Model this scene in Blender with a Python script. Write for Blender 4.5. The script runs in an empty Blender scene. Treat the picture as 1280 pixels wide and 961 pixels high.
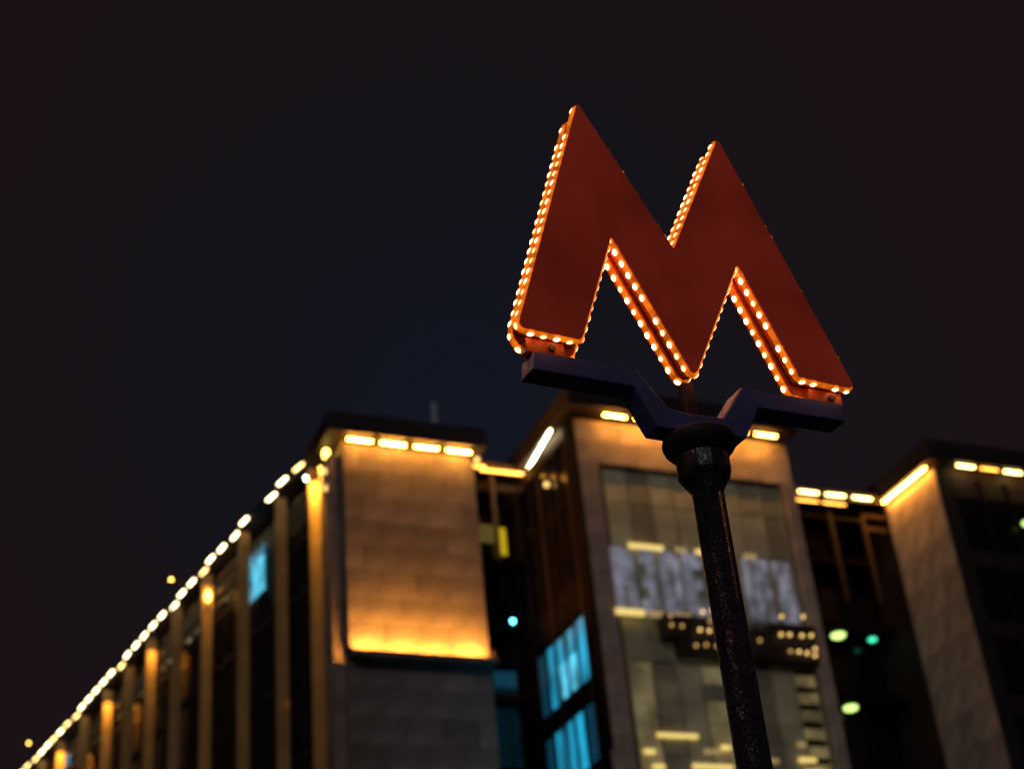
import bpy, bmesh, math, random
from mathutils import Vector, Matrix
random.seed(7)
sc = bpy.context.scene
col = sc.collection
R = math.radians

# ------------------------------------------------------------------ camera
cd = bpy.data.cameras.new('camera')
cam = bpy.data.objects.new('camera', cd)
col.objects.link(cam)
ux = Vector((0.994852966, 0.0525421059, -0.0866423902))        # image right
uy = Vector((-0.101329051, 0.515860645, -0.850658697)) * -1    # image up
uz = Vector((0.0, 0.855059718, 0.518529534)) * -1              # backwards
m = Matrix((ux, uy, uz)).transposed().to_4x4()
m.translation = (0, 0, 1.6)
cam.matrix_world = m
cd.sensor_width = 36.0
cd.lens = 1957.0 * 36.0 / 1280.0
cd.clip_end = 6000
cd.clip_start = 0.05
cd.dof.use_dof = True
cd.dof.focus_distance = 4.72
cd.dof.aperture_fstop = 2.35
sc.camera = cam

# ------------------------------------------------------------------ sky, moonlight, exposure
SUN_EL, SUN_AZ = R(24), R(188)          # behind the camera, a little to the left (azimuth from +Y, clockwise)
w = bpy.data.worlds.new('World')
sc.world = w
w.use_nodes = True
nt = w.node_tree
nt.nodes.clear()
out = nt.nodes.new('ShaderNodeOutputWorld')
sky = nt.nodes.new('ShaderNodeTexSky')
sky.sky_type = 'NISHITA'
sky.sun_disc = False
sky.sun_elevation = SUN_EL
sky.sun_rotation = SUN_AZ
bg = nt.nodes.new('ShaderNodeBackground')
bg.inputs['Strength'].default_value = 0.00025
nt.links.new(sky.outputs[0], bg.inputs['Color'])
# night air: navy above the lit block, fading to plum in every other direction, with faint cloud
tc = nt.nodes.new('ShaderNodeTexCoord')
dt = nt.nodes.new('ShaderNodeVectorMath')
dt.operation = 'DOT_PRODUCT'
dt.inputs[1].default_value = Vector((-0.035, 0.852, 0.523)).normalized()
ac = nt.nodes.new('ShaderNodeMath')
ac.operation = 'ARCCOSINE'
nz = nt.nodes.new('ShaderNodeTexNoise')
nz.inputs['Scale'].default_value = 3.0
nz.inputs['Detail'].default_value = 2.0
mj = nt.nodes.new('ShaderNodeMath')
mj.operation = 'MULTIPLY_ADD'
mj.inputs[1].default_value = 0.16
cr = nt.nodes.new('ShaderNodeValToRGB')
cr.color_ramp.interpolation = 'LINEAR'
cr.color_ramp.elements[0].position = 0.10
cr.color_ramp.elements[0].color = (0.0060, 0.0074, 0.0158, 1)
cr.color_ramp.elements[1].position = 0.42
cr.color_ramp.elements[1].color = (0.0100, 0.0052, 0.0064, 1)
for p_, c_ in ((0.20, (0.0064, 0.0062, 0.0096, 1)), (0.29, (0.0078, 0.0060, 0.0080, 1))):
    e_ = cr.color_ramp.elements.new(p_)
    e_.color = c_
bg2 = nt.nodes.new('ShaderNodeBackground')
bg2.inputs['Strength'].default_value = 1.0
ad = nt.nodes.new('ShaderNodeAddShader')
nt.links.new(tc.outputs['Generated'], dt.inputs[0])
nt.links.new(tc.outputs['Generated'], nz.inputs['Vector'])
nt.links.new(dt.outputs['Value'], ac.inputs[0])
nt.links.new(nz.outputs[0], mj.inputs[0])
nt.links.new(ac.outputs[0], mj.inputs[2])
nt.links.new(mj.outputs[0], cr.inputs[0])
nt.links.new(cr.outputs[0], bg2.inputs['Color'])
nt.links.new(bg.outputs[0], ad.inputs[0])
nt.links.new(bg2.outputs[0], ad.inputs[1])
nt.links.new(ad.outputs[0], out.inputs['Surface'])

sd = bpy.data.lights.new('sun', 'SUN')
sd.energy = 0.19
sd.angle = R(0.5)
sd.color = (1.0, 0.93, 0.90)
sun = bpy.data.objects.new('sun', sd)
col.objects.link(sun)
dirv = Vector((math.sin(SUN_AZ) * math.cos(SUN_EL), math.cos(SUN_AZ) * math.cos(SUN_EL), math.sin(SUN_EL)))
sun.rotation_euler = dirv.to_track_quat('Z', 'Y').to_euler()
sun.location = dirv * 20

sc.view_settings.view_transform = 'Standard'
sc.view_settings.look = 'None'
sc.view_settings.exposure = 0
sc.view_settings.gamma = 1
sc.cycles.use_denoising = True
sc.cycles.max_bounces = 5
sc.cycles.sample_clamp_indirect = 4.0

# ------------------------------------------------------------------ materials
def mat(name, base=(0.5, 0.5, 0.5), rough=0.6, metal=0.0, spec=0.5, var=0.0, vscale=1.5, bump=0.0, bscale=20.0, coords='Object', detail=5.0, dark=None, courses=None):
    M = bpy.data.materials.new(name)
    M.use_nodes = True
    t = M.node_tree
    b = t.nodes['Principled BSDF']
    b.inputs['Base Color'].default_value = (*base, 1)
    b.inputs['Roughness'].default_value = rough
    b.inputs['Metallic'].default_value = metal
    b.inputs['Specular IOR Level'].default_value = spec
    co = t.nodes.new('ShaderNodeTexCoord')
    if var > 0:
        n = t.nodes.new('ShaderNodeTexNoise')
        n.inputs['Scale'].default_value = vscale
        n.inputs['Detail'].default_value = detail
        n.inputs['Roughness'].default_value = 0.6
        src = co.outputs['Object']
        if coords == 'World':
            g = t.nodes.new('ShaderNodeNewGeometry')
            src = g.outputs['Position']
        t.links.new(src, n.inputs['Vector'])
        r = t.nodes.new('ShaderNodeValToRGB')
        r.color_ramp.elements[0].position = 0.3
        r.color_ramp.elements[1].position = 0.72
        lo = dark if dark else tuple(c * (1 - var) for c in base)
        r.color_ramp.elements[0].color = (*lo, 1)
        r.color_ramp.elements[1].color = (*[min(1, c * (1 + var * 0.6)) for c in base], 1)
        t.links.new(n.outputs[0], r.inputs[0])
        # every piece gets a tone of its own
        oi = t.nodes.new('ShaderNodeObjectInfo')
        mr = t.nodes.new('ShaderNodeMapRange')
        mr.inputs['To Min'].default_value = 1 - var * 0.45
        mr.inputs['To Max'].default_value = 1 + var * 0.35
        t.links.new(oi.outputs['Random'], mr.inputs['Value'])
        mx = t.nodes.new('ShaderNodeVectorMath')
        mx.operation = 'SCALE'
        t.links.new(r.outputs[0], mx.inputs[0])
        t.links.new(mr.outputs[0], mx.inputs['Scale'])
        t.links.new(mx.outputs[0], b.inputs['Base Color'])
    if bump > 0:
        n2 = t.nodes.new('ShaderNodeTexNoise')
        n2.inputs['Scale'].default_value = bscale
        n2.inputs['Detail'].default_value = 3.0
        t.links.new(co.outputs['Object'], n2.inputs['Vector'])
        bp = t.nodes.new('ShaderNodeBump')
        bp.inputs['Strength'].default_value = bump
        bp.inputs['Distance'].default_value = 1.0 / bscale
        t.links.new(n2.outputs[0], bp.inputs['Height'])
        t.links.new(bp.outputs[0], b.inputs['Normal'])
    return M

def glow(name, colr, s, base=(0.6, 0.6, 0.6), var=0.0, vscale=1.0, stretch=(1, 1, 1), lo=0.2):
    M = mat(name, base, 0.4)
    t = M.node_tree
    b = t.nodes['Principled BSDF']
    b.inputs['Emission Color'].default_value = (*colr, 1)
    b.inputs['Emission Strength'].default_value = s
    if var:
        g = t.nodes.new('ShaderNodeNewGeometry')
        mpn = t.nodes.new('ShaderNodeMapping')
        mpn.inputs['Scale'].default_value = stretch
        n = t.nodes.new('ShaderNodeTexNoise')
        n.inputs['Scale'].default_value = vscale
        n.inputs['Detail'].default_value = 3.0
        mr = t.nodes.new('ShaderNodeMapRange')
        mr.inputs['From Min'].default_value = 0.35
        mr.inputs['From Max'].default_value = 0.68
        mr.inputs['To Min'].default_value = s * lo
        mr.inputs['To Max'].default_value = s * (1 + var)
        t.links.new(g.outputs['Position'], mpn.inputs['Vector'])
        t.links.new(mpn.outputs[0], n.inputs['Vector'])
        t.links.new(n.outputs[0], mr.inputs['Value'])
        t.links.new(mr.outputs[0], b.inputs['Emission Strength'])
    return M

M_ = dict(
    asphalt=mat('asphalt', (0.05, 0.05, 0.052), 0.8, var=0.3, vscale=0.7, bump=0.3, bscale=60),
    paving=mat('paving', (0.07, 0.065, 0.062), 0.6, var=0.3, vscale=2.0, bump=0.3, bscale=40),
    stone=mat('stone', (0.34, 0.262, 0.245), 0.75, var=0.5, vscale=0.8, bump=0.25, bscale=9),
    stone_pale=mat('stone_pale', (0.74, 0.56, 0.49), 0.75, var=0.42, vscale=0.8, bump=0.25, bscale=9),
    soot=mat('soot_metal', (0.038, 0.026, 0.031), 0.6, var=0.3, vscale=0.8),
    dark_wall=mat('dark_wall', (0.050, 0.025, 0.031), 0.7, var=0.3, vscale=0.6),
    dark_glass=mat('dark_glass', (0.010, 0.006, 0.0075), 0.15, spec=0.3),
    frame=mat('frame_metal', (0.020, 0.012, 0.013), 0.6, spec=0.15),
    fin=mat('amber_lit_fin', (0.66, 0.36, 0.125), 0.5, var=0.35, vscale=0.5),  # amber light on the fins put into their base colour
    rail=mat('bronze_rail', (0.26, 0.15, 0.075), 0.5, var=0.3, vscale=0.5),
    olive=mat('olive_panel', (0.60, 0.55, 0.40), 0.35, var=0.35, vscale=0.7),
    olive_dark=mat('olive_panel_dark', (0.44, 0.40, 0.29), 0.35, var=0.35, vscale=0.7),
    amber_panel=mat('amber_panel', (0.78, 0.62, 0.36), 0.4, var=0.5, vscale=0.9),
    cup=mat('cup_enamel', (0.020, 0.014, 0.020), 0.65, var=0.3, vscale=9, bump=0.25, bscale=150),
    navy=mat('navy_enamel', (0.092, 0.108, 0.31), 0.5, var=0.25, vscale=7, bump=0.08, bscale=40),
    pole=mat('pole_enamel', (0.013, 0.012, 0.026), 0.27, spec=0.35, var=0.3, vscale=9, bump=0.32, bscale=120),
    collar=mat('collar_enamel', (0.022, 0.017, 0.024), 0.38, var=0.3, vscale=9, bump=0.35, bscale=150),
    tray=mat('orange_tray', (0.62, 0.115, 0.006), 0.5, var=0.22, vscale=26),
    groove=mat('groove', (0.05, 0.014, 0.012), 0.6),
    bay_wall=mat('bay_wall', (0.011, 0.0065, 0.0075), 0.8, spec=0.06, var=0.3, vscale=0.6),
    bay_metal=mat('bay_metal', (0.085, 0.046, 0.028), 0.6, spec=0.2, var=0.3),
    pale_plate=mat('bulb_lit_pale', (0.82, 0.66, 0.64), 0.5, var=0.25, vscale=14),  # bulb light on the bracket put into a paler colour
    steel=mat('steel', (0.55, 0.58, 0.75), 0.6),
)
M_['face'] = mat('red_acrylic', (0.52, 0.045, 0.028), 0.42, var=0.35, vscale=2.6, bump=0.06, bscale=30)
_b = M_['face'].node_tree.nodes['Principled BSDF']           # acrylic face, with a faint glow added to brighten it
_b.inputs['Emission Color'].default_value = (1.0, 0.095, 0.042, 1)
_t = M_['face'].node_tree
_c = _t.nodes.new('ShaderNodeTexCoord')
_n = _t.nodes.new('ShaderNodeTexNoise')
_n.inputs['Scale'].default_value = 2.4
_n.inputs['Detail'].default_value = 2.0
_m = _t.nodes.new('ShaderNodeMapRange')
_m.inputs['From Min'].default_value = 0.3
_m.inputs['From Max'].default_value = 0.7
_m.inputs['To Min'].default_value = 0.040
_m.inputs['To Max'].default_value = 0.078
_t.links.new(_c.outputs['Object'], _n.inputs['Vector'])
_t.links.new(_n.outputs[0], _m.inputs['Value'])
_t.links.new(_m.outputs[0], _b.inputs['Emission Strength'])
def lit_from_inside(M, c, lo, hi, scale=0.45):
    """tinted glass cladding with the rooms behind it lit unevenly"""
    t = M.node_tree
    b = t.nodes['Principled BSDF']
    b.inputs['Emission Color'].default_value = (*c, 1)
    g = t.nodes.new('ShaderNodeNewGeometry')
    n = t.nodes.new('ShaderNodeTexNoise')
    n.inputs['Scale'].default_value = scale
    n.inputs['Detail'].default_value = 4.0
    mr = t.nodes.new('ShaderNodeMapRange')
    mr.inputs['From Min'].default_value = 0.36
    mr.inputs['From Max'].default_value = 0.66
    mr.inputs['To Min'].default_value = lo
    mr.inputs['To Max'].default_value = hi
    t.links.new(g.outputs['Position'], n.inputs['Vector'])
    t.links.new(n.outputs[0], mr.inputs['Value'])
    t.links.new(mr.outputs[0], b.inputs['Emission Strength'])
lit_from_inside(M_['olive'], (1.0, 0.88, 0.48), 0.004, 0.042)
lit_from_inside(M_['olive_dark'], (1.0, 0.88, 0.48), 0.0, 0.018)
lit_from_inside(M_['amber_panel'], (1.0, 0.84, 0.40), 0.02, 0.12, 0.8)
def glint_fleck(M, scale=230.0, th=0.625):
    """tiny bright metal flecks set into the paint to stand for glints"""
    t = M.node_tree
    b = t.nodes['Principled BSDF']
    co = t.nodes.new('ShaderNodeTexCoord')
    n = t.nodes.new('ShaderNodeTexNoise')
    n.inputs['Scale'].default_value = scale
    n.inputs['Detail'].default_value = 1.0
    n2 = t.nodes.new('ShaderNodeTexNoise')
    n2.inputs['Scale'].default_value = 22.0
    ad = t.nodes.new('ShaderNodeMath'); ad.operation = 'MULTIPLY_ADD'
    ad.inputs[1].default_value = 0.35
    st = t.nodes.new('ShaderNodeMapRange')
    st.inputs['From Min'].default_value = th + 0.175
    st.inputs['From Max'].default_value = th + 0.205
    t.links.new(co.outputs['Object'], n.inputs['Vector'])
    t.links.new(co.outputs['Object'], n2.inputs['Vector'])
    t.links.new(n2.outputs[0], ad.inputs[0])
    t.links.new(n.outputs[0], ad.inputs[2])
    t.links.new(ad.outputs[0], st.inputs['Value'])
    old = b.inputs['Base Color'].links[0].from_socket
    mx = t.nodes.new('ShaderNodeMix'); mx.data_type = 'RGBA'
    t.links.new(st.outputs[0], mx.inputs['Factor'])
    t.links.new(old, mx.inputs[6])
    mx.inputs[7].default_value = (0.66, 0.70, 0.80, 1)
    t.links.new(mx.outputs[2], b.inputs['Base Color'])
    t.links.new(st.outputs[0], b.inputs['Metallic'])
    rr = t.nodes.new('ShaderNodeMapRange')
    rr.inputs['To Min'].default_value = b.inputs['Roughness'].default_value
    rr.inputs['To Max'].default_value = 0.20
    t.links.new(st.outputs[0], rr.inputs['Value'])
    t.links.new(rr.outputs[0], b.inputs['Roughness'])
glint_fleck(M_['pole'])  # glints put into the enamel as bright flecks
glint_fleck(M_['collar'], 200.0, 0.67)
TUBEC = (1.0, 0.43, 0.055)
M_['tube'] = glow('tube_light', TUBEC, 185.0)
M_['tube_dim'] = glow('tube_light_dim', (1.0, 0.40, 0.05), 150.0)
M_['tube_soft'] = glow('tube_light_soft', (1.0, 0.42, 0.055), 95.0)
M_['tube_side'] = glow('tube_light_side', (1.0, 0.82, 0.45), 26.0)
M_['tube_wing'] = glow('tube_light_wing', (1.0, 0.80, 0.42), 10.0)
M_['tube_wing_dim'] = glow('tube_light_wing_dim', (1.0, 0.66, 0.22), 6.5)
M_['tube_faint'] = glow('tube_light_faint', (1.0, 0.40, 0.05), 7.0)
M_['tube_bay'] = glow('tube_light_bay', (1.0, 0.68, 0.20), 15.0)
M_['uplight'] = glow('uplight_lens', (1.0, 0.40, 0.05), 380.0)
M_['rope'] = glow('rope_tube', (1.0, 0.19, 0.006), 0.62, base=(0.5, 0.10, 0.008), var=0.75, vscale=22.0, lo=0.55)
M_['blue'] = glow('blue_window_light', (0.012, 0.36, 0.62), 0.62, base=(0.1, 0.2, 0.25), var=1.0, vscale=0.9, stretch=(1.6, 1.6, 0.5), lo=0.25)
M_['blue_core'] = glow('blue_curtain_light', (0.10, 0.60, 0.86), 0.85, base=(0.1, 0.3, 0.35), var=0.9, vscale=1.3, stretch=(1.5, 1.5, 0.6), lo=0.25)
M_['blue_dim'] = glow('blue_window_dim', (0.004, 0.10, 0.19), 0.30, base=(0.05, 0.1, 0.12))
M_['blue_faint'] = glow('blue_window_faint', (0.004, 0.05, 0.08), 0.12, base=(0.03, 0.05, 0.06))
M_['yellow'] = glow('yellow_window_light', (0.55, 0.38, 0.008), 0.9, base=(0.2, 0.16, 0.02))
M_['olive_lit'] = glow('olive_window_light', (0.10, 0.075, 0.015), 0.8, base=(0.1, 0.08, 0.03))
M_['green_lamp'] = glow('green_lamp', (0.62, 1.0, 0.25), 2.0)
M_['teal_lamp'] = glow('teal_lamp', (0.05, 0.75, 0.42), 2.2)
M_['cyan_lamp'] = glow('cyan_lamp', (0.12, 0.85, 0.95), 9.0)
M_['white_lamp'] = glow('white_lamp', (0.80, 1.0, 0.85), 16.0)
M_['amber_lamp'] = glow('amber_lamp', (1.0, 0.60, 0.10), 10.0)
M_['globe'] = glow('globe_lamp', (1.0, 0.62, 0.18), 1.9)
M_['globe_dim'] = glow('globe_lamp_dim', (1.0, 0.58, 0.16), 0.75)
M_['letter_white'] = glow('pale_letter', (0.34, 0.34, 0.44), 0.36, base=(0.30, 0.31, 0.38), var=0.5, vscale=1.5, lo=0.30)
M_['warm_bar'] = glow('warm_bar', (1.0, 0.72, 0.20), 0.95)
M_['warm_dim'] = glow('warm_bar_dim', (1.0, 0.70, 0.25), 0.30)
M_['blind'] = glow('lit_blind', (0.50, 0.38, 0.15), 0.22, base=(0.5, 0.42, 0.26), var=0.5, vscale=1.2, lo=0.3)

# ------------------------------------------------------------------ mesh helpers
def bulb_material(name, hot, warm, r):
    M = mat(name, (0.5, 0.2, 0.05), 0.4)
    t = M.node_tree
    b = t.nodes['Principled BSDF']
    co = t.nodes.new('ShaderNodeTexCoord')
    sp = t.nodes.new('ShaderNodeSeparateXYZ')
    mr = t.nodes.new('ShaderNodeMapRange')
    mr.interpolation_type = 'SMOOTHSTEP'
    mr.inputs['From Min'].default_value = 0.30 * r
    mr.inputs['From Max'].default_value = 0.80 * r
    mx = t.nodes.new('ShaderNodeMix')
    mx.data_type = 'RGBA'
    mx.inputs[6].default_value = (*warm, 1)
    mx.inputs[7].default_value = (*hot, 1)
    t.links.new(co.outputs['Object'], sp.inputs[0])
    t.links.new(sp.outputs['X'], mr.inputs['Value'])
    t.links.new(mr.outputs[0], mx.inputs['Factor'])
    t.links.new(mx.outputs[2], b.inputs['Emission Color'])
    b.inputs['Emission Strength'].default_value = 1.0
    return M
M_['bulb'] = bulb_material('bulb_glass', (13.0, 5.0, 2.2), (1.1, 0.22, 0.012), 0.0124)
M_['bulb_warm'] = bulb_material('bulb_glass_warm', (6.5, 2.5, 0.9), (0.9, 0.16, 0.008), 0.0115)

# ------------------------------------------------------------------ mesh helpers, continued
def link(o, parent=None):
    col.objects.link(o)
    if parent is not None:
        o.parent = parent
    return o

def mesh_from(bm, name, material, bevel=0.0, smooth=False):
    if bevel > 0:
        bmesh.ops.bevel(bm, geom=list(bm.edges), offset=bevel, segments=1, affect='EDGES', profile=0.5)
    bmesh.ops.recalc_face_normals(bm, faces=bm.faces)
    me = bpy.data.meshes.new(name)
    bm.to_mesh(me)
    bm.free()
    if smooth:
        for p in me.polygons:
            p.use_smooth = True
    me.materials.append(M_[material] if isinstance(material, str) else material)
    return me

def obj(name, me, parent=None, loc=(0, 0, 0), rot=(0, 0, 0)):
    o = bpy.data.objects.new(name, me)
    o.location = loc
    o.rotation_euler = rot
    return link(o, parent)

def add_box(bm, x0, x1, y0, y1, z0, z1):
    v = [bm.verts.new((x, y, z)) for x in (x0, x1) for y in (y0, y1) for z in (z0, z1)]
    for f in ((0, 1, 3, 2), (4, 6, 7, 5), (0, 4, 5, 1), (2, 3, 7, 6), (0, 2, 6, 4), (1, 5, 7, 3)):
        bm.faces.new([v[i] for i in f])

def boxes(name, lst, material, parent=None, bevel=0.0):
    bm = bmesh.new()
    for b in lst:
        add_box(bm, *b)
    return obj(name, mesh_from(bm, name, material, bevel), parent)

_cache = {}
def piece(name, material, size, parent, loc, bevel=0.012, rot=(0, 0, 0)):
    """an individual box-like piece, centred on loc; alike pieces share their mesh"""
    key = (name, material, tuple(round(s, 3) for s in size), bevel)
    if key not in _cache:
        bm = bmesh.new()
        sx, sy, sz = (s / 2 for s in size)
        add_box(bm, -sx, sx, -sy, sy, -sz, sz)
        _cache[key] = mesh_from(bm, name, material, bevel)
    return obj(name, _cache[key], parent, loc, rot)

def ball_mesh(name, material, r, seg=10, rings=6, squash=1.0):
    bm = bmesh.new()
    bmesh.ops.create_uvsphere(bm, u_segments=seg, v_segments=rings, radius=r)
    for v in bm.verts:
        v.co.z *= squash
    return mesh_from(bm, name, material, smooth=True)

def cyl_mesh(name, material, r, length, seg=10):
    """closed cylinder with rounded ends along x, centred"""
    bm = bmesh.new()
    prof = [(-length / 2, r * 0.6), (-length / 2 + r * 0.5, r), (length / 2 - r * 0.5, r), (length / 2, r * 0.6)]
    rings = []
    for x, rr in prof:
        rings.append([bm.verts.new((x, rr * math.cos(2 * math.pi * k / seg), rr * math.sin(2 * math.pi * k / seg))) for k in range(seg)])
    for a, b in zip(rings, rings[1:]):
        for k in range(seg):
            bm.faces.new((a[k], a[(k + 1) % seg], b[(k + 1) % seg], b[k]))
    bm.faces.new(rings[0][::-1])
    bm.faces.new(rings[-1])
    return mesh_from(bm, name, material, smooth=True)

def lathe(name, material, prof, seg=48, parent=None, loc=(0, 0, 0), smooth=True):
    bm = bmesh.new()
    rings = []
    for r, z in prof:
        rings.append([bm.verts.new((r * math.cos(2 * math.pi * (k + .5) / seg), r * math.sin(2 * math.pi * (k + .5) / seg), z)) for k in range(seg)])
    for a, b in zip(rings, rings[1:]):
        for k in range(seg):
            bm.faces.new((a[k], a[(k + 1) % seg], b[(k + 1) % seg], b[k]))
    bm.faces.new(rings[0])
    bm.faces.new(rings[-1])
    return obj(name, mesh_from(bm, name, material, smooth=smooth), parent, loc)

def prism(bm, pts, y0, y1):
    """polygon in x,z pulled from y0 to y1"""
    a = [bm.verts.new((x, y0, z)) for x, z in pts]
    b = [bm.verts.new((x, y1, z)) for x, z in pts]
    n = len(pts)
    fs = [bm.faces.new(a), bm.faces.new(b[::-1])]
    for k in range(n):
        bm.faces.new((a[k], b[k], b[(k + 1) % n], a[(k + 1) % n]))
    bmesh.ops.triangulate(bm, faces=fs)

def empty(name, loc=(0, 0, 0), rot=(0, 0, 0), parent=None):
    o = bpy.data.objects.new(name, None)
    o.location = loc
    o.rotation_euler = rot
    o.empty_display_size = 0.5
    return link(o, parent)

def tag(o, label, cat, group=None):
    o['label'] = label
    o['category'] = cat
    if group:
        o['group'] = group
    return o

# ------------------------------------------------------------------ ground, road, pavement
def structure(name, lst, material, bevel=0.0):
    o = boxes(name, lst, material, None, bevel)
    o['kind'] = 'structure'
    return o

bm = bmesh.new()
S = 3000
bm.faces.new([bm.verts.new(p) for p in ((-S, -S, 0), (S, -S, 0), (S, S, 0), (-S, S, 0))])
g = obj('ground', mesh_from(bm, 'ground', 'asphalt'))
g['kind'] = 'structure'
structure('pavement', [(-9, 9, -3, 14, 0.004, 0.13)], 'paving')
structure('kerb', [(-9, 9, 14, 14.3, 0.004, 0.14), (-9.3, -9, -3, 14.3, 0.004, 0.14), (9, 9.3, -3, 14.3, 0.004, 0.14)], 'paving', 0.01)

# ------------------------------------------------------------------ office building
TH = R(24.5)
BO = Vector((-6.4, 49.6, 0))
bld = empty('office_building', BO, (0, 0, TH))
tag(bld, 'large dark stone office building with rows of amber light tubes along its roofline', 'building')

H = 30.0
def in_world(u, v, z):
    return Vector((BO.x + u * math.cos(TH) - v * math.sin(TH), BO.y + u * math.sin(TH) + v * math.cos(TH), z))

tube_meshes = {}
def tube(parent, u, v, z, length=1.13, kind='tube', ang=0.0, r=0.022):
    key = (kind, length, r)
    if key not in tube_meshes:
        tube_meshes[key] = cyl_mesh('light_tube', kind, r, length)
    return obj('light_tube', tube_meshes[key], parent, (u, v, z), (0, 0, ang))

def slabs(parent, u0, u1, v, z0, z1, nc, nr, material, axis=0, thick=0.12, name='stone_slab', jitter=0.006, gap=0.010, off=0.0):
    """individual stone slabs on a wall plane; axis 0 runs along u, axis 1 along v"""
    du, dz = (u1 - u0) / nc, (z1 - z0) / nr
    for j in range(nr):
        cuts = [u0 + k * du for k in range(nc + 1)]
        if j % 2 and nc > 2:
            cuts = [u0] + [u0 + (k + .5) * du for k in range(nc)] + [u1]
        for ca, cb in zip(cuts, cuts[1:]):
            p = random.uniform(-jitter, jitter)
            a, z, dw = (ca + cb) / 2, z0 + (j + .5) * dz, cb - ca
            if axis == 0:
                piece(name, material, (dw - gap, thick, dz - gap), parent, (a, v + p, z))
            else:
                piece(name, material, (thick, dw - gap, dz - gap), parent, (v + p, a, z))

# ---- first stone tower (beside the glazed wing)
t1 = boxes('stone_tower', [(0.0, 5.1, 0.12, 3.5, 21.62, 30.05), (-0.10, 5.12, -0.02, 3.5, 0, 21.5)], 'stone', bld)
slabs(t1, 0.0, 5.1, 0.0, 21.95, 29.75, 4, 8, 'stone')
slabs(t1, -0.10, 5.08, -0.14, 15.6, 21.5, 4, 6, 'stone')
boxes('ledge', [(-0.14, 5.14, -0.72, -0.08, 21.47, 21.59), (-0.14, 5.14, -0.76, -0.725, 21.46, 21.65)], 'stone', t1, 0.02)
boxes('spill_blocker', [(5.07, 5.14, -0.60, -0.13, 21.63, 22.02), (-0.14, -0.07, -0.60, -0.13, 21.63, 21.82)], 'bay_wall', t1, 0.01)  # end boxes added to block uplight spill past the ledge
boxes('pilaster', [(-0.46, -0.04, 0.32, 1.4, 0, 29.6)], 'stone', t1, 0.02)
boxes('cornice', [(-0.70, 5.45, -0.70, 3.6, 30.05, 30.85)], 'soot', t1, 0.03)
boxes('cornice', [(0.2, 4.9, 0.6, 3.2, 30.85, 31.25)], 'soot', t1, 0.03)
for i, k in enumerate(('tube_dim', 'tube', 'tube_dim', 'tube')):
    tube(t1, 0.56 + 1.275 * i, -0.44, 29.88, 0.92, 'tube' if k == 'tube' else 'tube_dim')
for i, s in enumerate((0.62, 2.0, 3.2, 4.45)):
    piece('uplight', 'uplight', (0.80, 0.12, 0.035), t1, (s, -0.56, 21.612), 0.008)

# ---- narrow bay between the two towers
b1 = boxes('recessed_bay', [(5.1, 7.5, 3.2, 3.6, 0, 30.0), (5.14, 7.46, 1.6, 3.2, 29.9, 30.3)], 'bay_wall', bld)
boxes('beam', [(5.15, 7.5, 0.75, 1.05, 30.02, 30.28)], 'rail', b1, 0.02)
boxes('beam', [(5.15, 7.5, 0.85, 1.1, 29.12, 29.42)], 'bay_metal', b1, 0.02)
boxes('beam', [(5.3, 6.6, 1.2, 1.6, 30.33, 30.66)], 'rail', b1, 0.02)
tube(b1, 6.55, 0.68, 29.86, 1.75, 'tube_faint', 0, 0.05)
tube(b1, 5.6, 0.62, 29.95, 0.5, 'tube_faint', 0, 0.05)
boxes('post', [(6.06, 6.24, 0.72, 0.86, 26.2, 29.7)], 'rail', b1, 0.02)
boxes('post', [(7.0, 7.1, 0.75, 0.86, 26.2, 29.1)], 'frame', b1, 0.02)
for j in range(6):
    z = 13.4 + j * 2.75
    boxes('floor_slab', [(5.15, 7.45, 2.5, 3.2, z - .3, z)], 'bay_wall', b1)
    for i in range(2):
        kind = 'dark_glass'
        if j == 3 and i == 1: kind = 'blue_dim'
        if j == 2 and i == 1: kind = 'blue_faint'
        if j == 2 and i == 0: kind = 'blue_faint'
        if kind == 'blue_dim':
            piece('window', 'blue_dim', (1.0, 0.05, 0.62), b1, (7.0, 3.1, 22.45), 0.0)
            piece('window', 'blue_faint', (1.06, 0.05, 1.1), b1, (6.95, 3.15, 21.6), 0.0)
        else:
            piece('window', kind, (1.02, 0.05, 2.2), b1, (5.72 + i * 1.15, 3.15, z + 1.25), 0.0)
piece('window', 'yellow', (0.40, 0.05, 1.15), b1, (7.22, 2.9, 28.05), 0.0)
piece('window', 'olive_lit', (0.75, 0.05, 0.75), b1, (6.62, 2.95, 28.35), 0.0)
for uu in (5.3, 6.33, 7.44):
    boxes('mullion', [(uu - .05, uu + .05, 3.0, 3.12, 13, 29.8)], 'frame', b1)

# ---- second stone tower, set forward
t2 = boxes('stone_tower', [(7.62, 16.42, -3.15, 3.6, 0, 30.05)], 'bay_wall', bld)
# pilasters of stone blocks at both edges
for (ua, ub) in ((7.50, 8.42), (16.02, 16.55)):
    boxes('pilaster', [(ua + .02, ub - .02, -3.60, -3.14, 0, 28.15)], 'dark_wall', t2)
    slabs(t2, ua, ub, -3.66, 15.0, 28.1, 1, 9, 'stone_pale')
boxes('pilaster', [(8.43, 8.62, -3.50, -3.14, 0, 28.1)], 'frame', t2, 0.02)
slabs(t2, 7.50, 16.55, -3.62, 28.12, 29.9, 7, 2, 'stone_pale')
boxes('cornice', [(7.2, 16.75, -4.40, 3.7, 30.05, 30.9)], 'soot', t2, 0.03)
for i in range(6):
    tube(t2, 9.03 + 1.262 * i, -4.30, 29.80, 0.90, 'tube_soft')
boxes('dark_cover_strip', [(7.46, 7.497, -3.74, -3.10, 0, 30.0)], 'bay_wall', t2)  # dark strip added over the pilaster side to tone down its amber light
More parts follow.
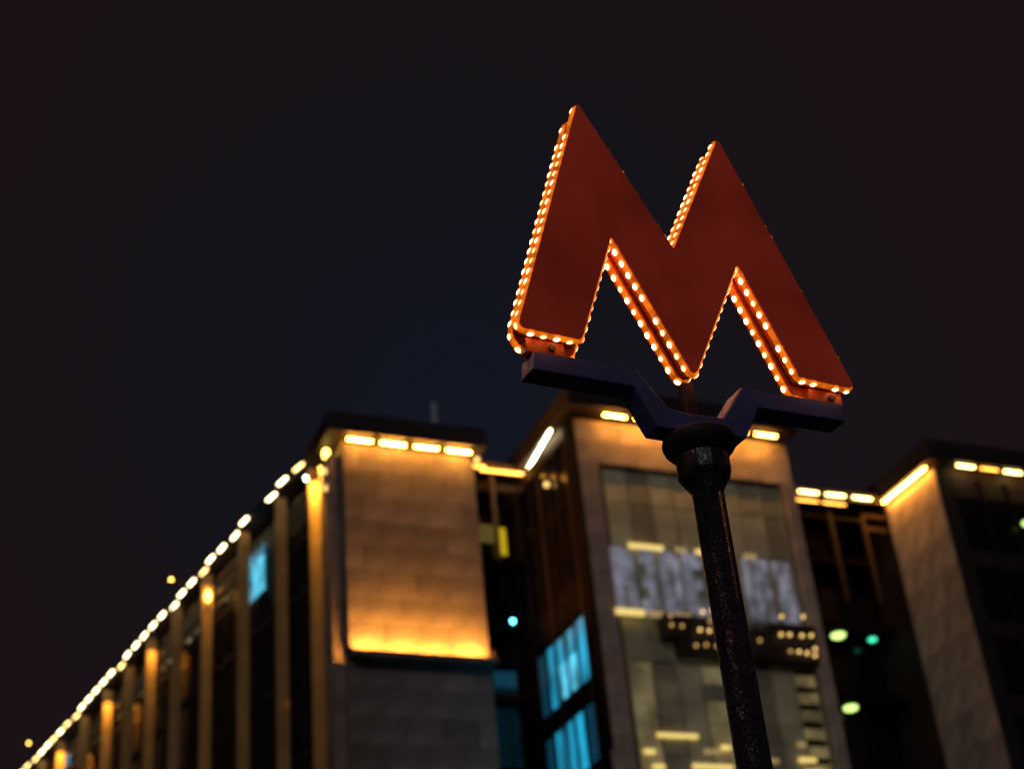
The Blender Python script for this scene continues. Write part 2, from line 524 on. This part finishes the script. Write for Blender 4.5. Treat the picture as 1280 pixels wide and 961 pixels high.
# olive glass cladding between the pilasters
cw = (16.0 - 8.64) / 8
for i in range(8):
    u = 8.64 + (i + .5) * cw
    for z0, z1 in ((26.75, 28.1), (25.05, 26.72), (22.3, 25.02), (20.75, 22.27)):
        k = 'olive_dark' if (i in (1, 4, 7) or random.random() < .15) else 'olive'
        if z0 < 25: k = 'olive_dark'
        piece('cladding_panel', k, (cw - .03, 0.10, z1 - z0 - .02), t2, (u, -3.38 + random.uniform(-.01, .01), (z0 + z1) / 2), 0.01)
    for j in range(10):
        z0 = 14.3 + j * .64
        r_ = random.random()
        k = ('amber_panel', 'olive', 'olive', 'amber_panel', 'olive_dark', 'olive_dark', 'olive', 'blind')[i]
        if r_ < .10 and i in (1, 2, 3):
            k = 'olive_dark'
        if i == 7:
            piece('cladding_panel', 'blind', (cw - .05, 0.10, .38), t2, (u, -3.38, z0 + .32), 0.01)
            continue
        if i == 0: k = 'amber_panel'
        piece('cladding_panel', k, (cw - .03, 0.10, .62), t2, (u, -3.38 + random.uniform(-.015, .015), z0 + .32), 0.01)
for i in range(9):
    u = 8.64 + i * cw
    piece('mullion', 'olive_dark', (0.07, 0.14, 13.7), t2, (u, -3.42, 21.3), 0.01)
# big pale relief letters, floodlit
def relief(name, rects, u, w=0.82, z0=22.45, h=2.4):
    bm = bmesh.new()
    for (a, b, c, d) in rects:
        add_box(bm, u + a * w * .93, u + b * w * .93, -3.66, -3.50, z0 + c * h, z0 + d * h)
    return obj(name, mesh_from(bm, name, 'letter_white', 0.01), t2)
relief('relief_letter', [(0, .38, 0, 1), (.64, 1, 0, .97), (.385, .635, .42, 1)], 8.47, .9)
relief('relief_letter', [(.25, 1, .80, 1), (.62, 1, .2, .795), (.3, .615, .42, .58), (.1, 1, 0, .195)], 9.43, .78)
relief('relief_letter', [(0, .36, .05, 1), (.365, .7, .74, 1), (.705, 1, .1, .92), (.365, .7, 0, .24)], 10.42, .76)
relief('relief_letter', [(0, .42, .08, 1), (.425, .9, .78, 1), (.425, 1, 0, .26), (.425, .8, .44, .6)], 11.32, .84)
relief('relief_letter', [(0, .35, 0, 1), (.355, .9, .4, .62)], 12.5, .8)
relief('relief_letter', [(.05, .5, 0, 1)], 13.74, .55)
relief('relief_letter', [(.12, .88, .55, 1), (0, .33, 0, .545), (.62, .95, 0, .545)], 14.12, .75)
relief('relief_letter', [(0, .9, .74, 1), (.3, .9, .46, .735), (.15, .5, 0, .455), (.66, 1, 0, .455)], 15.02, .74)
for (a, b, k) in ((9.24, 10.58, 'warm_bar'), (11.09, 11.51, 'warm_dim'), (11.9, 12.25, 'warm_bar'), (12.5, 13.2, 'warm_dim'), (13.88, 14.36, 'warm_dim')):
    piece('lamp_bar', k, (b - a, 0.12, 0.16), t2, ((a + b) / 2, -3.62, 24.96), 0.01)
for (a, b, k) in ((8.33, 9.4, 'warm_bar'), (9.58, 10.13, 'warm_dim'), (10.6, 11.2, 'warm_dim')):
    piece('lamp_bar', k, (b - a, 0.12, 0.20), t2, ((a + b) / 2, -3.75, 22.34), 0.01)
# dark balcony fronts carrying round lamps
boxes('balcony_box', [(10.0, 12.45, -3.95, -3.46, 21.45, 22.28), (10.5, 12.45, -4.02, -3.46, 20.9, 21.44)], 'soot', t2, 0.02)
boxes('balcony_box', [(13.4, 16.0, -3.95, -3.46, 20.9, 22.0), (14.2, 16.0, -4.02, -3.46, 22.01, 22.25)], 'soot', t2, 0.02)
gm = {k: ball_mesh('globe_lamp', k, 0.062) for k in ('globe', 'globe_dim')}
for n, (u, z) in enumerate([(10.23, 22.18), (10.21, 21.83), (10.61, 21.82), (11.75, 22.08), (11.29, 21.73), (11.65, 21.72), (12.07, 21.79), (11.04, 21.14), (11.44, 21.19), (11.85, 21.18), (11.51, 22.41), (11.9, 22.51), (12.35, 21.2), (13.6, 21.5), (14.51, 21.78), (14.86, 21.8), (15.36, 21.8), (15.75, 21.83), (14.77, 21.18), (15.11, 21.18), (15.43, 21.15), (15.8, 21.33), (15.74, 21.08), (14.66, 22.47), (15.56, 22.53)]):
    obj('globe_lamp', gm['globe_dim' if n in (0, 1, 2, 7, 8, 9, 3, 12, 13, 18) else 'globe'], t2, (u + .25 * 0, -4.08, z))
for (u, z, wd, k) in ((10.15, 18.13, 1.5, 'warm_bar'), (9.03, 17.55, .38, 'warm_bar'), (9.29, 17.05, .4, 'warm_bar'), (11.35, 17.64, .55, 'warm_dim'), (11.91, 17.8, .35, 'warm_bar'), (11.3, 17.12, 1.5, 'warm_bar'), (14.9, 18.03, .3, 'warm_dim'), (15.02, 17.49, .66, 'warm_bar'), (15.2, 17.05, .7, 'warm_bar'), (13.6, 17.4, .5, 'warm_dim')):
    piece('lamp_bar', k, (wd, 0.10, 0.13), t2, (u, -3.50, z), 0.01)
# side of this tower facing the narrow bay: dark floors, blue lit windows
for (za, zb) in ((0, 17.45), (19.5, 20.2), (22.75, 24.0), (26.8, 27.4)):
    boxes('floor_slab', [(7.50, 7.61, -3.10, 3.15, za, zb)], 'bay_wall', t2)
for (zc, hh, kinds) in ((21.45, 2.2, ('blue_dim', 'blue', 'blue_core', 'blue_core', 'blue')), (18.5, 1.9, ('blue_dim', 'blue', 'blue', 'blue', 'blue_dim')), (25.4, 2.5, ('dark_glass',) * 5), (28.5, 2.0, ('dark_glass',) * 5)):
    for i, k in enumerate(kinds):
        v0 = 1.35 - i * .86
        if zc < 22 and zc > 20 and k == 'blue_core':
            piece('window', 'blue', (0.05, .80, .9), t2, (7.585, v0 - .42, zc + .62), 0.0)
            piece('window', 'blue_core', (0.05, .80, 1.2), t2, (7.585, v0 - .42, zc - .46), 0.0)
        else:
            piece('window', k, (0.05, .80, hh), t2, (7.585, v0 - .42, zc), 0.0)
for i in range(7):
    piece('mullion', 'bay_metal' if i in (2, 5) else 'frame', (0.10, 0.07, 12.4), t2, (7.52, 1.36 - i * .86, 23.7), 0.01)
tube(t2, 7.42, -0.95, 30.0, 3.1, 'tube_side', R(90) + R(-6), 0.03)
boxes('cornice', [(7.46, 7.6, -3.1, 3.1, 29.4, 29.9)], 'soot', t2)

# ---- wide bay right of the second tower
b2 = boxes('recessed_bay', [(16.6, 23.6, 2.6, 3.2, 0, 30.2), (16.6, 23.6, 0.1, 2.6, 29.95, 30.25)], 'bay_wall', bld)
boxes('cornice', [(16.8, 23.5, -0.05, 0.09, 29.9, 30.3)], 'soot', b2)
tube(b2, 18.93, -0.16, 30.0, 0.12, 'tube_bay', 0, 0.04)
for i, k in enumerate(('tube_bay', 'tube_bay', 'tube_bay')):
    tube(b2, 19.72 + 1.3 * i, -0.16, 30.0, 0.92, k, 0, 0.04)
tube(b2, 17.6, -0.16, 30.0, 0.92, 'tube_bay', 0, 0.04)
for i, k in enumerate(('tube_faint', 'tube_faint')):
    tube(b2, 19.72 + 1.3 * i, 0.06, 29.72, 1.1, k, 0, 0.03)
for uu in (18.9, 20.93, 22.52):
    boxes('post', [(uu - .09, uu + .09, 0.35, 0.55, 25.5, 29.5)], 'bay_metal', b2, 0.02)
boxes('beam', [(22.6, 23.68, 0.4, 0.55, 29.42, 29.62)], 'bay_metal', b2, 0.02)
boxes('beam', [(22.6, 23.68, 0.4, 0.55, 28.8, 29.02)], 'bay_metal', b2, 0.02)
boxes('beam', [(19.0, 22.5, 0.4, 0.52, 29.2, 29.32)], 'frame', b2, 0.02)
for j in range(6):
    z = 13.1 + j * 2.98
    boxes('floor_slab', [(16.65, 23.55, 1.3, 2.6, z - .35, z)], 'bay_wall', b2)
    for i in range(5):
        piece('window', 'dark_glass', (1.28, 0.05, 2.5), b2, (17.35 + 1.38 * i, 2.52, z + 1.3), 0.0)
        if j == 5: continue
for i in range(6):
    piece('mullion', 'frame', (0.09, 0.14, 17.0), b2, (16.68 + 1.37 * i, 2.45, 21.4), 0.01)

# ---- third stone tower
t3 = boxes('stone_tower', [(23.75, 31.5, -3.2, 3.6, 0, 30.05)], 'dark_wall', bld)
slabs(t3, -3.30, 0.15, 23.70, 16.2, 29.85, 3, 10, 'stone_pale', axis=1)
boxes('pilaster', [(23.66, 24.35, -3.38, -3.22, 0, 29.8)], 'soot', t3, 0.02)
boxes('cornice', [(23.3, 31.8, -3.75, 3.7, 30.10, 31.0)], 'soot', t3, 0.03)
tube(t3, 23.42, -1.43, 29.98, 3.35, 'tube_dim', R(90))
for i, k in enumerate(('tube_bay', 'tube_faint', 'tube_bay', 'tube_faint', 'tube_bay')):
    tube(t3, 25.05 + 1.17 * i, -3.6, 29.98, 0.86, k, 0, 0.04)
for j in range(5):
    for i in range(5):
        piece('window', 'dark_glass', (1.2, 0.05, 2.3), t3, (25.1 + 1.35 * i, -3.22, 15.6 + 3 * j), 0.0)
for i in range(6):
    piece('mullion', 'frame', (0.10, 0.12, 16.0), t3, (24.42 + 1.35 * i, -3.25, 21.6), 0.01)

# ---- glazed wing running away to the left, with amber-tinted fins
wing_line = [(-0.41, 0.91), (-0.80, 1.93), (-1.43, 4.61), (-1.99, 6.88), (-2.53, 10.7), (-3.43, 16.69), (-4.09, 22.66), (-5.06, 29.03), (-6.58, 38.0), (-8.0, 47.0)]
def wing_at(v):
    for (a, b) in zip(wing_line, wing_line[1:]):
        if v <= b[1]:
            t = (v - a[1]) / (b[1] - a[1])
            return a[0] + t * (b[0] - a[0])
    return wing_line[-1][0]
bm = bmesh.new()
off = 1.05
pl = [(u + off, v) for u, v in wing_line]
n = len(pl)
lo_ = [bm.verts.new((u, v, 0)) for u, v in pl] + [bm.verts.new((3.5, 47, 0)), bm.verts.new((3.5, 0.91, 0))]
hi_ = [bm.verts.new((x.co.x, x.co.y, 29.9)) for x in lo_]
for k in range(len(lo_)):
    j = (k + 1) % len(lo_)
    bm.faces.new((lo_[k], lo_[j], hi_[j], hi_[k]))
bm.faces.new(hi_)
wing = obj('glazed_wing', mesh_from(bm, 'glazed_wing', 'soot'), bld)
# roof slab edge over the fins
bm = bmesh.new()
top = []
for z in (30.04, 30.22):
    top.append([bm.verts.new((u + 0.10, v, z)) for u, v in wing_line] + [bm.verts.new((u + off + .4, v, z)) for u, v in reversed(wing_line)])
k2 = len(top[0])
bm.faces.new(top[0][::-1]); bm.faces.new(top[1])
for k in range(k2):
    j = (k + 1) % k2
    bm.faces.new((top[0][k], top[0][j], top[1][j], top[1][k]))
obj('roof_edge', mesh_from(bm, 'roof_edge', 'soot'), wing)

fins_v = [1.91, 4.44, 7.58, 11.63, 15.23, 18.73, 22.21, 25.4, 29.0, 32.77, 35.88, 39.2, 42.6]
lit_fins = {0: 1500, 3: 260, 5: 420, 7: 480, 9: 700, 11: 500}
lensm = ball_mesh('fin_lamp', 'amber_lamp', 0.05, squash=0.5)
def fin_spot(u, v, power):
    """a small can downlight under the roof edge that washes one fin"""
    p = (u + .25, v - .62, 29.95)
    piece('fin_lamp', 'frame', (0.14, 0.14, 0.22), wing, p, 0.02)
    ld = bpy.data.lights.new('fin_lamp_light', 'SPOT')
    ld.energy = power
    ld.color = (1.0, 0.53, 0.07)
    ld.spot_size = R(70)
    ld.spot_blend = 0.8
    ld.shadow_soft_size = 0.06
    lo = bpy.data.objects.new('fin_lamp_light', ld)
    lo.location = (p[0], p[1], p[2] - .14)
    lo.rotation_euler = (R(9), 0, 0)
    link(lo, wing)
ov = ball_mesh('fin_lamp', 'amber_lamp', 0.10, squash=2.4)
obj('fin_lamp', ov, wing, (wing_at(11.63) + .25, 11.63 - .22, 28.72))
for i, v in enumerate(fins_v):
    u = wing_at(v)
    piece('fin', 'fin', (0.44, 0.24, 29.75), wing, (u + .25, v, 14.9), 0.02)
    if i in lit_fins:
        fin_spot(u, v, lit_fins[i])
for a, b in zip(fins_v, fins_v[1:]):
    ua, ub = wing_at(a) + .62, wing_at(b) + .62
    L = math.hypot(ub - ua, b - a)
    ang = math.atan2(b - a, ub - ua)
    for z in (27.7, 28.3, 28.9, 29.5):
        if 4 < a < 5: continue
        piece('rail', 'rail', (L - .3, 0.06, 0.10), wing, ((ua + ub) / 2, (a + b) / 2, z), 0.02, (0, 0, ang))
    # glazing behind the fins, floor by floor
    for j in range(4):
        z = 16.7 + 3.05 * j
        k = 'dark_glass'
        gx, gy = (ua + ub) / 2 + .36, (a + b) / 2
        piece('window', k, (L - .35, 0.06, 2.55), wing, (gx, gy, z + 1.5), 0.0, (0, 0, ang))
        piece('floor_slab', 'soot', (L - .3, 0.10, 0.26), wing, (gx - .04, gy, z - .02), 0.0, (0, 0, ang))
for (zc, hh, kk, dv, wd) in ((28.05, 1.5, 'blue_core', 0.0, 1.5), (29.05, .36, 'blue', -.1, 1.4)):
    piece('lit_window', kk, (wd, 0.06, hh), wing, (wing_at(8.0 + dv) + .92, 8.0 + dv, zc), 0.0, (0, 0, math.atan2(3.82, -.54)))
piece('lit_window', 'blue', (0.9, 0.06, .5), wing, (wing_at(34.0) + .92, 34.0, 29.2), 0.0, (0, 0, math.atan2(9, -1.52)))
# roofline tubes: three or so to a bay, the one at a fin hung a little lower
spots = [(-6.78, 38.65), (-6.59, 37.47), (-6.30, 36.25), (-6.14, 35.12), (-5.97, 34.0), (-5.80, 33.0), (-5.62, 31.9), (-5.44, 30.72), (-5.16, 29.55), (-5.10, 28.25), (-4.93, 27.1), (-4.76, 25.95), (-4.59, 24.8), (-4.42, 23.65), (-4.10, 22.65), (-4.07, 21.3), (-3.89, 20.1), (-3.72, 18.95), (-3.55, 17.75), (-3.37, 16.58), (-3.04, 15.48), (-2.99, 14.15), (-2.80, 12.97), (-2.53, 11.82), (-2.52, 10.6), (-2.29, 9.5), (-2.02, 8.3), (-1.97, 6.95), (-1.42, 4.75), (-1.33, 3.42), (-1.02, 2.22)]
for n, (u, v) in enumerate(spots):
    du = wing_at(v + .6) - wing_at(v - .6)
    k = 'tube_wing_dim' if n in (1, 2, 5, 7, 8, 14, 23, 30) else 'tube_wing'
    tube(wing, u, v, 30.0, 0.66, k, math.atan2(1.2, du), 0.048)

# ------------------------------------------------------------------ small lamps that are fixed to the building but stand free of it
def lamp(name, label, cat, u, v, z, kind, r, squash=1.0, arm=None, group=None):
    rt = empty(name, in_world(u, v, z), (0, 0, TH))
    tag(rt, label, cat, group)
    obj('lens', ball_mesh('lens', kind, r, 12, 8, squash), rt)
    bm = bmesh.new()
    a, b = arm if arm else ((0, r * .8, 0), (0, r * .8 + .25, 0))
    d = 0.03
    add_box(bm, min(a[0], b[0]) - d, max(a[0], b[0]) + d, min(a[1], b[1]) - d, max(a[1], b[1]) + d, min(a[2], b[2]) - d, max(a[2], b[2]) + d)
    obj('bracket', mesh_from(bm, 'bracket', 'frame'), rt)
    return rt
gl = 'small lamps along the roofline'
lamp('roof_lamp', 'small round white lamp just under the near end of the long tube row', 'lamp', -0.75, 2.1, 29.5, 'white_lamp', 0.085, group=gl, arm=((0, 0, 0.08), (0, 0, 0.5)))
lamp('roof_lamp', 'oval yellow lamp in the corner between the bright fin and the stone tower', 'lamp', -0.42, 0.6, 29.75, 'amber_lamp', 0.13, 1.7, group=gl, arm=((0, 0, .2), (0.1, 0.3, .2)))
lamp('roof_lamp', 'upper of two dim amber lamps beside the bright fin', 'lamp', -0.50, 0.55, 29.0, 'globe', 0.11, group=gl)
lamp('roof_lamp', 'lower of two dim amber lamps beside the bright fin', 'lamp', -0.46, 0.55, 28.3, 'globe', 0.11, group=gl)
lamp('roof_lamp', 'small round lamp above the roofline halfway along the long tube row', 'lamp', -3.55, 13.6, 30.35, 'amber_lamp', 0.07, group=gl, arm=((0, 0, -.05), (.7, 0, -.05)))
lamp('roof_lamp', 'small round lamp above the roofline near the far end of the long tube row', 'lamp', -6.8, 35.3, 30.5, 'amber_lamp', 0.07, group=gl, arm=((0, 0, -.05), (.7, 0, -.05)))
lamp('roof_lamp', 'round amber lamp at the right top corner of the amber washed stone tower', 'lamp', 5.32, 0.1, 29.93, 'globe', 0.10, group=gl)
lamp('roof_lamp', 'dim amber lamp high on the shaded side of the middle tower', 'lamp', 7.40, -1.35, 28.35, 'globe', 0.10, group=gl, arm=((0, 0, 0), (.25, 0, 0)))
ge = 'oval ceiling lamps in the dark bay'
lamp('ceiling_lamp', 'larger oval green white ceiling lamp, upper one beside the middle tower edge', 'lamp', 21.1, 1.75, 24.62, 'green_lamp', 0.30, 0.42, arm=((0, 0, .1), (0, 0, .2)), group=ge)
lamp('ceiling_lamp', 'small teal ceiling lamp to the right of the upper oval one', 'lamp', 22.83, 1.9, 24.62, 'teal_lamp', 0.18, 0.45, arm=((0, 0, .08), (0, 0, .2)), group=ge)
lamp('ceiling_lamp', 'oval yellow green ceiling lamp one storey below the others', 'lamp', 21.12, 1.95, 21.64, 'green_lamp', 0.29, 0.42, arm=((0, 0, .1), (0, 0, .2)), group=ge)
lamp('ceiling_lamp', 'small cyan lamp in the dark narrow bay between two towers', 'lamp', 7.0, 2.0, 24.31, 'cyan_lamp', 0.085, arm=((0, .05, 0), (0, 0.9, 0)))
lamp('wall_lamp', 'small pale green lamp on the dark front of the rightmost tower', 'lamp', 27.34, -3.5, 27.69, 'green_lamp', 0.11, arm=((0, .05, 0), (0, .25, 0)))

# rooftop mast
mast = lathe('roof_mast', 'steel', [(0.30, 0), (0.30, .06), (0.12, .08), (0.11, 2.6), (0.02, 2.65)], 12, None, in_world(4.85, 3.0, 31.45))
tag(mast, 'thin pale mast standing on the roof of the amber washed stone tower', 'antenna mast')

# ------------------------------------------------------------------ metro sign
SG = R(29.065)
LEAN = -0.0163
sign = empty('metro_sign', (0.542, 4.144, 0.13), (0, 0, SG))
tag(sign, 'tall red letter M metro sign edged with orange bulbs on a dark pole', 'metro sign')
Z0 = -0.13                                     # local zero is the pavement
lathe('pole', 'pole', [(0.16, 0.0), (0.16, 0.03), (0.075, 0.05), (0.056, 0.12), (0.050, 0.2), (0.0487, 2.0), (0.0480, 3.70 + Z0)], 64, sign)
lathe('collar', 'collar', [(0.050, 3.672 + Z0), (0.056, 3.688 + Z0), (0.080, 3.727 + Z0), (0.082, 3.738 + Z0), (0.0815, 3.785 + Z0)], 12, sign, smooth=False)
lathe('cup', 'cup', [(0.080, 3.786 + Z0), (0.086, 3.796 + Z0), (0.097, 3.806 + Z0), (0.108, 3.820 + Z0), (0.113, 3.836 + Z0), (0.112, 3.848 + Z0), (0.105, 3.856 + Z0)], 48, sign)
bm = bmesh.new()
bmesh.ops.create_cone(bm, cap_ends=True, segments=6, radius1=0.016, radius2=0.013, depth=0.03)
obj('clamp_bolt', mesh_from(bm, 'clamp_bolt', 'collar'), sign, (-0.074, -0.02, 3.712 + Z0), (0, R(-75), R(14)))

# bracket: a bar with a dropped centre
top_line = [(-0.553, -0.066), (-0.208, -0.060), (-0.150, -0.140), (-0.112, -0.183), (-0.048, -0.192), (0.085, -0.188), (0.178, -0.064), (0.565, -0.060)]
bot_line = [(0.565, -0.124), (0.224, -0.128), (0.158, -0.246), (0.10, -0.250), (-0.10, -0.256), (-0.160, -0.256), (-0.223, -0.128), (-0.563, -0.128)]
bm = bmesh.new()
prism(bm, [(x + .004, z + .009) for x, z in top_line + bot_line], 0.028 - .05, 0.108 - .05)
br = obj('bracket', mesh_from(bm, 'bracket', 'navy', 0.0), sign, (0, 0, 4.1109 + Z0), (0, LEAN, 0))
md = br.modifiers.new('bevel', 'BEVEL'); md.width = 0.004; md.segments = 2; md.limit_method = 'ANGLE'

# pale plates added to brighten the bracket's end and the rising arm's inner face
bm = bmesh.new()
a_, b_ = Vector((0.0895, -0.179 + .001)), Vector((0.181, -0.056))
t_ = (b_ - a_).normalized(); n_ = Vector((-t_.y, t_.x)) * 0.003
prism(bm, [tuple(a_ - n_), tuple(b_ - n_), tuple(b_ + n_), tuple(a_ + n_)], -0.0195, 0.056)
obj('bright_plate', mesh_from(bm, 'bright_plate', 'pale_plate'), br)
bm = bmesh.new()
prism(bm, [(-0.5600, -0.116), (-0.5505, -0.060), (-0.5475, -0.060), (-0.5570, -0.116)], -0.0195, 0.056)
obj('bright_plate', mesh_from(bm, 'bright_plate', 'pale_plate'), br)

# letter outline, u across and v up, corners rounded a little
outline = [(-0.608, 0.002), (-0.397, -0.004), (-0.233, 0.414), (-0.012, -0.068), (0.242, 0.412), (0.398, 0.006), (0.615, -0.002), (0.272, 0.948), (-0.001, 0.415), (-0.280, 0.949)]
def rounded(pts, radii, seg=5):
    res = []
    n = len(pts)
    for i in range(n):
        p0, p1, p2 = (Vector(pts[(i + k) % n]) for k in (-1, 0, 1))
        r = radii[i]
        if r <= 0:
            res.append(tuple(p1)); continue
        a, b = (p0 - p1).normalized(), (p2 - p1).normalized()
        half = a.angle(b) / 2
        d = r / math.tan(half)
        c = p1 + (a + b).normalized() * (r / math.sin(half))
        s0, s1 = p1 + a * d, p1 + b * d
        a0 = math.atan2(s0.y - c.y, s0.x - c.x)
        a1 = math.atan2(s1.y - c.y, s1.x - c.x)
        da = (a1 - a0 + math.pi) % (2 * math.pi) - math.pi
        for k in range(seg + 1):
            t = a0 + da * k / seg
            res.append((c.x + r * math.cos(t), c.y + r * math.sin(t)))
    return res
def inset(pts, d):
    res = []
    n = len(pts)
    for i in range(n):
        p0, p1, p2 = (Vector(pts[(i + k) % n]) for k in (-1, 0, 1))
        e0, e1 = (p1 - p0).normalized(), (p2 - p1).normalized()
        n0, n1 = Vector((-e0.y, e0.x)), Vector((-e1.y, e1.x))       # inwards for a counter-clockwise outline
        b = (n0 + n1)
        k = b.dot(n0)
        sh = b * (d / max(k, 0.25))
        if sh.length > abs(d) * 3: sh *= abs(d) * 3 / sh.length
        res.append(tuple(p1 + sh))
    return res
rad_f = [0.018, 0.016, 0.004, 0.014, 0.004, 0.012, 0.018, 0.006, 0.003, 0.006]
rad_b = [0.055, 0.035, 0.004, 0.026, 0.004, 0.03, 0.05, 0.02, 0.003, 0.02]
front = rounded(outline, rad_f)
outline_b = [(-0.613, -0.030), (-0.400, -0.034), (-0.233, 0.414), (-0.012, -0.072), (0.242, 0.412), (0.402, -0.022), (0.622, -0.030), (0.272, 0.944), (-0.001, 0.412), (-0.280, 0.945)]
back = rounded(outline_b, rad_b)
letter = empty('letter_body', (0, -0.05, 4.1109 + Z0), (0, LEAN, 0), sign)
def slab(name, pts, y0, y1, material, bevel=0.0):
    bm = bmesh.new()
    prism(bm, pts, y0, y1)
    return obj(name, mesh_from(bm, name, material), letter)
slab('light_tray', front, 0.003, 0.044, 'tray')
slab('light_tray', back, 0.060, 0.092, 'tray')
slab('spacer', inset(outline, 0.022), 0.0445, 0.0595, 'groove')
fp = slab('face_panel', front, -0.002, 0.0026, 'face')
slab('face_panel', back, 0.0924, 0.097, 'face')

def resample(pts, step, start=0.0):
    n = len(pts)
    P = [Vector(p) for p in pts]
    seg = [(P[i], P[(i + 1) % n]) for i in range(n)]
    tot = sum((b - a).length for a, b in seg)
    cnt = round(tot / step)
    res, d = [], 0.0
    targets = [start + tot * k / cnt for k in range(cnt)]
    for a, b in seg:
        L = (b - a).length
        e = (b - a).normalized()
        while targets and targets[0] <= d + L:
            t = targets.pop(0) - d
            res.append((a + e * t, Vector((e.y, -e.x))))
        d += L
    return res

def rope(pts, y, r, offset):
    path = []
    for (p, nrm) in resample(pts, 0.012):
        path.append(p + nrm * offset)
    bm = bmesh.new()
    rings = []
    n = len(path)
    for i, p in enumerate(path):
        t = (path[(i + 1) % n] - path[i - 1]).normalized()
        nr = Vector((t.y, -t.x))
        rings.append([bm.verts.new((p.x + nr.x * r * math.cos(a), y + r * math.sin(a), p.y + nr.y * r * math.cos(a))) for a in (2 * math.pi * k / 8 for k in range(8))])
    for i in range(n):
        a, b = rings[i], rings[(i + 1) % n]
        for k in range(8):
            bm.faces.new((a[k], a[(k + 1) % 8], b[(k + 1) % 8], b[k]))
    return obj('rope_light', mesh_from(bm, 'rope_light', 'rope', smooth=True), letter)
rope(front, 0.0155, 0.0120, -0.0022)
rope(back, 0.077, 0.0120, -0.0022)
bms = []
for k, r_ in (('bulb', .0130), ('bulb_warm', .0122), ('bulb', .0118)):
    me = ball_mesh('bulb', k, r_, 14, 9)
    for vv in me.vertices:
        vv.co = (vv.co.x * 0.72, vv.co.y, vv.co.z * 1.12)
    bms.append(me)
for pts, y, st in ((front, 0.0155, 0.012), (back, 0.077, 0.026)):
    for (p, nrm) in resample(pts, 0.0435, st):
        q = p + nrm * 0.0034
        r_ = random.random()
        if r_ < 0.03: continue                     # a few dead or missing bulbs
        k = 0 if r_ < .50 else (2 if r_ < .76 else 1)
        obj('bulb', bms[k], letter, (q.x, y + random.uniform(-.001, .001), q.y), (0, -math.atan2(nrm.y, nrm.x), 0))
# feet that carry the letter on the bracket
for uu, wd in ((-0.505, 0.13), (0.515, 0.13)):
    bm = bmesh.new()
    add_box(bm, uu - wd / 2, uu + wd / 2, 0.034, 0.074, -0.058, -0.006)
    obj('foot', mesh_from(bm, 'foot', 'tray', 0.003), letter)
    bm = bmesh.new()
    bmesh.ops.create_cone(bm, cap_ends=True, segments=12, radius1=0.012, radius2=0.012, depth=0.012)
    obj('foot_bolt', mesh_from(bm, 'foot_bolt', 'groove'), letter, (uu + .02, 0.032, -0.032), (R(90), 0, 0))
bm = bmesh.new()
add_box(bm, -0.030, 0.012, 0.045, 0.075, -0.185, -0.06)
obj('foot', mesh_from(bm, 'foot', 'groove', 0.003), letter)
